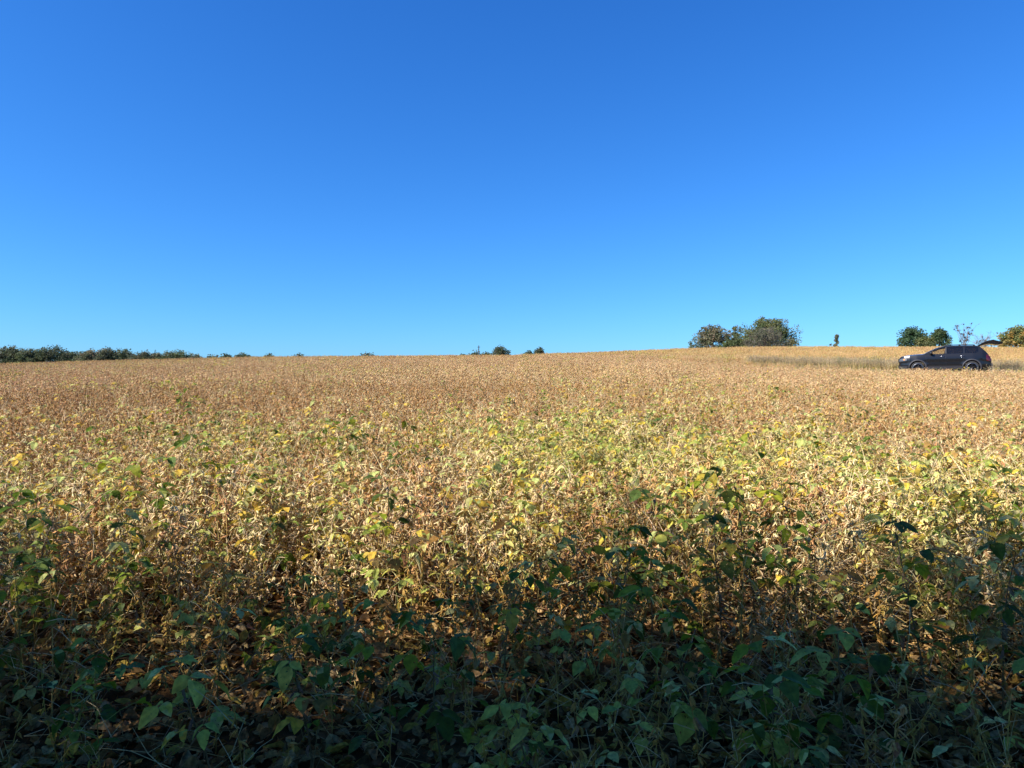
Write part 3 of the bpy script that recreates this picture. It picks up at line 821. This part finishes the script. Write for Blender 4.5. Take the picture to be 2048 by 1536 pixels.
# ------------------------------------------------------------------ the SUV
def build_car():
    paint = plain('grey_car_paint', (.009, .009, .010), .30, .2, .5, .4)
    clad = plain('dark_grey_cladding', (.035, .035, .04), .6, .1)
    black = plain('black_trim', (.012, .012, .013), .5)
    rub = plain('tyre_rubber', (.022, .022, .022), .85)
    rimm = plain('black_alloy', (.02, .02, .022), .3, .5)
    chrome = plain('bright_metal', (.45, .46, .48), .25, 1.)
    lamp = plain('lamp_lens', (.08, .09, .10), .4, 0, .1)
    redl = plain('red_lamp', (.07, .005, .005), .15, 0, 1.)
    amber = plain('amber_lamp', (.7, .28, .05), .2, 0, .8)
    inner = plain('cabin_trim', (.03, .03, .033), .8)
    light_in = plain('pale_inner_panel', (.10, .10, .11), .5)
    def glass(name, col, alpha):
        m, t, b = mat_base(name); b.inputs['Base Color'].default_value = (*col, 1); b.inputs['Roughness'].default_value = .03
        tp = t.nodes.new('ShaderNodeBsdfTransparent'); mx = t.nodes.new('ShaderNodeMixShader'); mx.inputs[0].default_value = alpha
        t.links.new(tp.outputs[0], mx.inputs[1]); t.links.new(b.outputs[0], mx.inputs[2])
        t.links.new(mx.outputs[0], t.nodes['Material Output'].inputs[0]); return m
    clear = glass('light_tinted_glass', (.01, .012, .014), .30); dark = glass('privacy_glass', (.006, .007, .01), .88)
    ang = math.atan2(TD[1], TD[0])
    cz = Hs(CARX, CARY)+.02
    root = empty('parked_suv', (CARX, CARY, cz), ang)
    tag(root, 'dark grey SUV parked on the dirt track with its tailgate raised', 'car')
    FX, RX, WR = -1.45, 1.45, .385
    # profiles (x: front is negative)
    bx = np.array([-2.50, -2.46, -2.38, -2.2, -1.9, -1.5, -1.15, -.6, 0, .8, 1.5, 2.0, 2.25, 2.38, 2.44])
    bt = np.array([.98, 1.05, 1.10, 1.135, 1.17, 1.20, 1.225, 1.225, 1.225, 1.235, 1.245, 1.25, 1.20, 1.05, .90])
    def belt(x): return np.interp(x, bx, bt)
    def hw(x):                                   # half width along the length
        return np.interp(x, [-2.5, -2.46, -2.38, -2.2, -1.9, -1.5, 0, 1.5, 2.0, 2.3, 2.44], [.62, .72, .82, .91, .965, .985, .985, .985, .965, .91, .86])
    ARC = WR+.075
    def low(x):
        base = .33
        if x < -2.2: base = .33+.10*(-2.2-x)
        if x > 2.1: base = .33+.35*(x-2.1)
        for w_ in (FX, RX):
            dx = abs(x-w_)
            if dx < ARC: base = max(base, WR+math.sqrt(ARC*ARC-dx*dx))
        return base
    xs = sorted(set(np.round(np.concatenate([np.linspace(-2.5, 2.44, 90), [w_+s*ARC*c for w_ in (FX, RX) for s in (-1, 1) for c in (1, .995, .97, .92)]]), 4)))
    def side_y(x, z):
        b = belt(x); t = (z-.33)/(b-.33)
        bulge = 1-.055*(1-min(1, t/.35))**2-.075*max(0, (t-.62)/.38)**2-.012*math.exp(-((t-.45)/.1)**2)
        fl = 0
        for w_ in (FX, RX):
            r = math.hypot(x-w_, z-WR)
            fl = max(fl, .022*math.exp(-((r-ARC)/.12)**2))
        return hw(x)*bulge+fl
    NZ = 12
    body = Acc(); cl = Acc()
    for sgn in (-1, 1):
        V = []; 
        for x in xs:
            lo, hi = low(x), belt(x)
            for k in range(NZ+1):
                z = lerp(lo, hi, k/NZ); V.append((x, sgn*side_y(x, z), z))
        Fc = []
        for i in range(len(xs)-1):
            for k in range(NZ):
                q = (i*(NZ+1)+k, (i+1)*(NZ+1)+k, (i+1)*(NZ+1)+k+1, i*(NZ+1)+k+1)
                Fc.append(q if sgn < 0 else q[::-1])
        body.add(V, Fc)
    # bonnet and deck: across from side to side
    NY = 12
    V = []; cx = [x for x in xs if x <= -.95]
    for x in cx:
        for j in range(NY+1):
            s = -1+2*j/NY; V.append((x, s*side_y(x, belt(x)), belt(x)+.055*(1-s*s)*min(1, (x+2.5)/.5)+.012*(abs(abs(s)-.55) < .1)))
    body.add(V, [(i*(NY+1)+j, i*(NY+1)+j+1, (i+1)*(NY+1)+j+1, (i+1)*(NY+1)+j) for i in range(len(cx)-1) for j in range(NY)])
    # nose and tail closing surfaces
    for x, sg in ((-2.5, -1), (2.44, 1)):
        V = []
        for k in range(NZ+1):
            z = lerp(low(x), belt(x), k/NZ); yy = side_y(x, z)
            for j in range(7): V.append((x+sg*.05*(1-(j/3-1)**2), lerp(-yy, yy, j/6), z))
        body.add(V, [(k*7+j, k*7+j+1, (k+1)*7+j+1, (k+1)*7+j) for k in range(NZ) for j in range(6)])
    # greenhouse: side frames with window openings, glass cut from the same grid
    rx = np.array([-1.12, -.9, -.6, -.3, -.05, .2, .8, 1.4, 1.7, 1.86, 2.06, 2.28]); rz = np.array([1.235, 1.37, 1.53, 1.655, 1.715, 1.74, 1.75, 1.735, 1.715, 1.66, 1.46, 1.21])
    def roof(x): return np.interp(x, rx, rz)
    gx = np.linspace(-1.12, 2.28, 103); NG = 10
    def gy(x, z):
        t = max(0, z-1.23)/.5; e = side_y(x, belt(x))
        return e-.01-.17*t-.05*max(0, t-.75)*2
    panes = {'front': [], 'rear': [], 'quarter': []}
    for sgn in (-1, 1):
        V = []
        for x in gx:
            lo, hi = belt(x)-.012, max(roof(x), belt(x)-.008)
            for k in range(NG+1):
                z = lerp(lo, hi, [0, .07, .2, .35, .5, .65, .78, .84, .9, .96, 1][k]); V.append((x, sgn*gy(x, z), z))
        V = np.array(V); Fb = []; Fg = {k: [] for k in panes}
        for i in range(len(gx)-1):
            xm = (gx[i]+gx[i+1])/2; hh = roof(xm)-belt(xm)
            for k in range(NG):
                q = (i*(NG+1)+k, (i+1)*(NG+1)+k, (i+1)*(NG+1)+k+1, i*(NG+1)+k+1)
                if sgn > 0: q = q[::-1]
                zm = V[list(q)][:, 2].mean(); wn = None
                if 1 <= k < 7 and hh > .12:
                    ztop = zm < roof(xm)-.075
                    if -.78 < xm < .03 and ztop: wn = 'front'
                    elif .12 < xm < .99 and ztop: wn = 'rear'
                    elif 1.08 < xm < 1.78 and ztop and zm > 1.27+.10*max(0, (xm-1.62)/.16): wn = 'quarter'
                (Fg[wn] if wn else Fb).append(q)
        body.add(V, Fb)
        for k in panes: panes[k].append((V, Fg[k]))
    # roof
    V = []; cx = [x for x in gx if -.2 <= x <= 1.78]
    for x in cx:
        yy = gy(x, roof(x))
        for j in range(NY+1):
            s = -1+2*j/NY; V.append((x, s*yy, roof(x)+.035*(1-s*s)))
    body.add(V, [(i*(NY+1)+j, i*(NY+1)+j+1, (i+1)*(NY+1)+j+1, (i+1)*(NY+1)+j) for i in range(len(cx)-1) for j in range(NY)])
    bo = body.build('body', paint, root, smooth=True)
    for k, m in (('front', clear), ('rear', dark), ('quarter', dark)):
        for V, Fc in panes[k]:
            a = Acc(); used = sorted({i for f in Fc for i in f}); mp = {i: n for n, i in enumerate(used)}
            a.add(V[used]*np.array([1, .994, 1]), [tuple(mp[i] for i in f) for f in Fc])
            o = a.build('window', m, root, smooth=True)
    # windscreen
    a = Acc(); V = []
    cx = [x for x in gx if x <= -.17]
    for x in cx:
        yy = gy(x, roof(x))-.03
        for j in range(NY+1):
            s = -1+2*j/NY; V.append((x-.05*(1-s*s), s*yy, roof(x)+.012+.02*(1-s*s)))
    a.add(V, [(i*(NY+1)+j, i*(NY+1)+j+1, (i+1)*(NY+1)+j+1, (i+1)*(NY+1)+j) for i in range(len(cx)-1) for j in range(NY)])
    a.build('windscreen', glass('windscreen_glass', (.07, .10, .14), .85), root, smooth=True)
    # arch cladding, sills, bumpers
    for w_ in (FX, RX):
        for sgn in (-1, 1):
            a = Acc(); V = []
            for i in range(25):
                t = math.pi*(-.08+1.16*i/24)
                for (r, off) in ((ARC-.03, -.05), (ARC-.005, .012), (ARC+.055, .014), (ARC+.075, -.012)):
                    x = w_+math.cos(t)*r; z = max(.3, WR+math.sin(t)*r); xx = min(max(x, -2.45), 2.4)
                    V.append((xx, sgn*(side_y(xx, max(z, .34))+off), z))
            a.add(V, [(i*4+j, (i+1)*4+j, (i+1)*4+j+1, i*4+j+1) for i in range(24) for j in range(3)])
            a.build('arch_cladding', clad, root, smooth=True)
    for sgn in (-1, 1):
        a = Acc(); V = []
        for x in np.linspace(FX+ARC+.06, RX-ARC-.06, 20):
            for z, off in ((.29, -.08), (.30, .012), (.40, .022), (.46, .018), (.47, -.01)): V.append((x, sgn*(side_y(x, max(.34, z))+off), z))
        a.add(V, [(i*5+j, (i+1)*5+j, (i+1)*5+j+1, i*5+j+1) for i in range(19) for j in range(4)])
        box(a, (0, sgn*(side_y(0, .6)+.006), .50), (1.75, .012, .018), (.5, .5, .5))
        a.build('sill', clad, root)
        # dark door gaps
        a = Acc()
        for xg in (-.98, .075, 1.02):
            for z0_, z1_ in zip(np.linspace(.48, 1.16, 8)[:-1], np.linspace(.48, 1.16, 8)[1:]):
                xa = xg+(.10*(.8-z0_) if xg < 1 else -.35*max(0, .8-z0_)); xb = xg+(.10*(.8-z1_) if xg < 1 else -.35*max(0, .8-z1_))
                ya, yb = side_y(xa, z0_)+.002, side_y(xb, z1_)+.002
                a.add([(xa-.005, sgn*ya, z0_), (xa+.005, sgn*ya, z0_), (xb+.005, sgn*yb, z1_), (xb-.005, sgn*yb, z1_)], [(0, 1, 2, 3)])
        a.build('door_seam', black, root)
        for xh in (-.12, .95):
            a = Acc(); yh = side_y(xh, 1.07)+.028
            tube(a, [(xh-.12, sgn*(yh-.03), 1.075), (xh-.10, sgn*yh, 1.08), (xh+.10, sgn*yh, 1.085), (xh+.12, sgn*(yh-.03), 1.082)], [.014, .017, .017, .014], 6)
            a.build('door_handle', chrome, root, smooth=True)
        # bright belt and pillar trims
        a = Acc()
        box(a, (.075, sgn*(gy(.075, 1.48)+.004), 1.47), (.05, .012, .42), rot=Matrix.Rotation(sgn*.30, 3, 'X'))
        a.build('pillar_trim', clad, root)
        # mirror
        a = Acc(); V = []
        for i, (dx, rr) in enumerate(((-.10, .02), (-.07, .07), (0, .095), (.06, .09), (.075, .07))):
            for k in range(10):
                t = 2*math.pi*k/10; V.append((-.72+dx, sgn*(1.06+math.cos(t)*rr*1.15), 1.30+math.sin(t)*rr*.8))
        a.add(V, [(i*10+k, i*10+(k+1) % 10, (i+1)*10+(k+1) % 10, (i+1)*10+k) for i in range(4) for k in range(10)]+[tuple(range(40, 50))])
        tube(a, [(-.66, sgn*.90, 1.245), (-.69, sgn*.99, 1.27)], [.03, .03], 6)
        a.build('wing_mirror', black, root, smooth=True)
        # headlamp with amber marker, rear lamp
        def patch_on_side(x0, x1, z0f, z1f, mat, name, off=.010, par=root):
            a = Acc(); V = []
            for x in np.linspace(x0, x1, 8):
                for k in range(5):
                    z = lerp(z0f(x), z1f(x), k/4); V.append((x-(.01 if x < -2.4 else 0), sgn*(side_y(x, z)+off), z))
            a.add(V, [(i*5+j, (i+1)*5+j, (i+1)*5+j+1, i*5+j+1) for i in range(7) for j in range(4)])
            return a.build(name, mat, par, smooth=True)
        h_ = patch_on_side(-2.49, -2.06, lambda x: .80+.12*(x+2.49), lambda x: min(belt(x)-.09, .99), lamp, 'headlight', .012)
        patch_on_side(-2.26, -2.16, lambda x: .88, lambda x: .96, amber, 'marker_lens', .018, h_)
        patch_on_side(2.18, 2.43, lambda x: .78, lambda x: min(belt(x)-.02, 1.16), redl, 'tail_light', .010)
        # side of the front bumper
        patch_on_side(-2.5, -2.02, lambda x: .34, lambda x: .50, clad, 'bumper_corner', .014)
        # roof rail and its feet
        a = Acc(); yr = gy(.8, roof(.8))-.08
        tube(a, [(-.05, sgn*yr, 1.72), (.05, sgn*yr, 1.80), (.8, sgn*yr, 1.815), (1.5, sgn*yr, 1.80), (1.62, sgn*yr, 1.73)], [.02]*5, 6)
        for q in (.0, .75, 1.5): box(a, (q+.05, sgn*yr, 1.765), (.10, .035, .07))
        a.build('roof_rail', black, root)
        # wheels
        for w_ in (FX, RX):
            wr = empty('wheel', (w_, sgn*.86, WR)); wr.parent = root
            T = Acc(); V = []; prof = [(.25, -.11), (.33, -.125), (.37, -.11), (WR, -.07), (WR, .07), (.37, .11), (.33, .125), (.255, .11)]
            n = 36
            for k in range(n):
                t = 2*math.pi*k/n
                for r, yy in prof: V.append((math.cos(t)*r, yy, math.sin(t)*r))
            m = len(prof)
            T.add(V, [(k*m+j, k*m+j+1, ((k+1) % n)*m+j+1, ((k+1) % n)*m+j) for k in range(n) for j in range(m-1)])
            T.build('tyre', rub, wr, smooth=True)
            Rm = Acc(); V = []; prof = [(.262, -.10), (.272, .118), (.262, .121), (.250, .10), (.245, -.02)]
            m = len(prof)
            for k in range(n):
                t = 2*math.pi*k/n
                for r, yy in prof: V.append((math.cos(t)*r, sgn*yy, math.sin(t)*r))
            Rm.add(V, [(k*m+j, k*m+j+1, ((k+1) % n)*m+j+1, ((k+1) % n)*m+j) for k in range(n) for j in range(m-1)], mi=1)
            for k in range(5):
                for s2 in (-.13, .13):
                    t = 2*math.pi*k/5+.3
                    a0 = np.array([math.cos(t)*.04, sgn*.085, math.sin(t)*.04]); a1 = np.array([math.cos(t+s2*1.6)*.245, sgn*.105, math.sin(t+s2*1.6)*.245])
                    tube(Rm, [a0, lerp(a0, a1, .5)+np.array([0, sgn*.01, 0]), a1], [.024, .018, .016], 5)
            tube(Rm, [(0, sgn*.04, 0), (0, sgn*.105, 0)], [.06, .05], 12)
            Rm.build('rim', [rimm, chrome], wr)
            D = Acc(); tube(D, [(0, -.03, 0), (0, .0, 0)], [.18, .18], 20, (.3, .3, .3)); D.build('brake_disc', rimm, wr)
    # grille, lower intake
    a = Acc(); box(a, (-2.545, 0, .88), (.03, .95, .22)); box(a, (-2.54, 0, .50), (.03, 1.1, .14))
    for q in range(6): box(a, (-2.56, 0, .80+q*.034), (.012, .90, .008), mi=0)
    a.build('grille', black, root)
    a = Acc(); box(a, (2.46, 0, .50), (.10, 1.62, .26)); a.build('rear_bumper', clad, root)
    a = Acc(); tube(a, [(2.35, -.62, .33), (2.50, -.62, .32)], [.035, .04], 8); tube(a, [(2.35, .62, .33), (2.50, .62, .32)], [.035, .04], 8); a.build('exhaust', chrome, root)
    # cabin: floor, seats, dashboard, steering wheel
    a = Acc(); box(a, (.2, 0, .55), (3.9, 1.55, .08)); box(a, (.2, 0, .30), (3.2, 1.5, .12)); box(a, (-1.0, 0, 1.08), (.35, 1.5, .20))
    box(a, (2.15, 0, .75), (.5, 1.5, .1)); a.build('cabin_floor', inner, root)
    for sx, rows in ((-.15, 2), (.85, 3), (1.5, 2)):
        for yy in ((-.42, .42) if rows == 2 else (-.5, 0, .5)):
            a = Acc(); wd_ = .50 if rows == 2 else .44
            box(a, (sx-.1, yy, .78), (.5, wd_, .16)); box(a, (sx+.17, yy, 1.12), (.14, wd_, .62), rot=Matrix.Rotation(.2, 3, 'Y')); box(a, (sx+.26, yy, 1.47), (.10, .24, .17), rot=Matrix.Rotation(.15, 3, 'Y'))
            a.build('seat', inner, root)
    a = Acc()
    pts_ = [(-.62+.05*math.sin(t), -.42+.18*math.cos(t), 1.12+.18*math.sin(t)) for t in np.linspace(0, 2*math.pi, 17)]
    tube(a, pts_, [.014]*17, 5); a.build('steering_wheel', black, root)
    # raised tailgate: hinge at the roof end, bent in the middle, with window and struts
    tg = Acc(); prof = [(1.76, 1.74, .62), (1.95, 1.86, .66), (2.22, 1.99, .70), (2.48, 2.055, .74), (2.62, 2.035, .76), (2.80, 1.98, .76), (3.02, 1.91, .72)]
    V = []
    th = [.06, .12, .17, .25, .28, .22, .09]
    for (x, z, hwid), t_ in zip(prof, th):
        for s in np.linspace(-1, 1, 7): V.append((x, s*hwid, z+.02*(1-s*s)))
        for s in np.linspace(1, -1, 7): V.append((x+.03, s*hwid*.97, z-t_))
    m = 14
    Fc = [(i*m+j, (i+1)*m+j, (i+1)*m+(j+1) % m, i*m+(j+1) % m) for i in range(6) for j in range(m)]+[tuple(range(m)), tuple(range(6*m, 7*m))]
    tg.add(V, Fc)
    to = tg.build('tailgate', paint, root)
    a = Acc(); V = []
    for x, z in ((1.98, 1.890), (2.42, 2.062)):
        for s in (-1, -.5, 0, .5, 1): V.append((x, s*.58, z+.022*(1-s*s)+.012))
    a.add(V, [(j, j+1, 5+j+1, 5+j) for j in range(4)]); a.build('rear_window', dark, to)
    a = Acc(); box(a, (2.02, 0, 1.80), (.36, 1.05, .03), rot=Matrix.Rotation(-.52, 3, 'Y')); a.build('inner_panel', light_in, to)
    a = Acc(); box(a, (2.55, 0, 2.07), (.14, .5, .03)); a.build('spoiler_lamp', redl, to)
    for sgn in (-1, 1):
        a = Acc(); tube(a, [(1.98, sgn*.74, 1.50), (2.42, sgn*.66, 1.93)], [.014, .012], 6); a.build('strut', clad, root)
    # crossbars and small things on the roof
    for q in (.35, 1.15):
        a = Acc(); tube(a, [(q, -.68, 1.83), (q, .68, 1.83)], [.018, .018], 6); a.build('crossbar', black, root)
build_car()
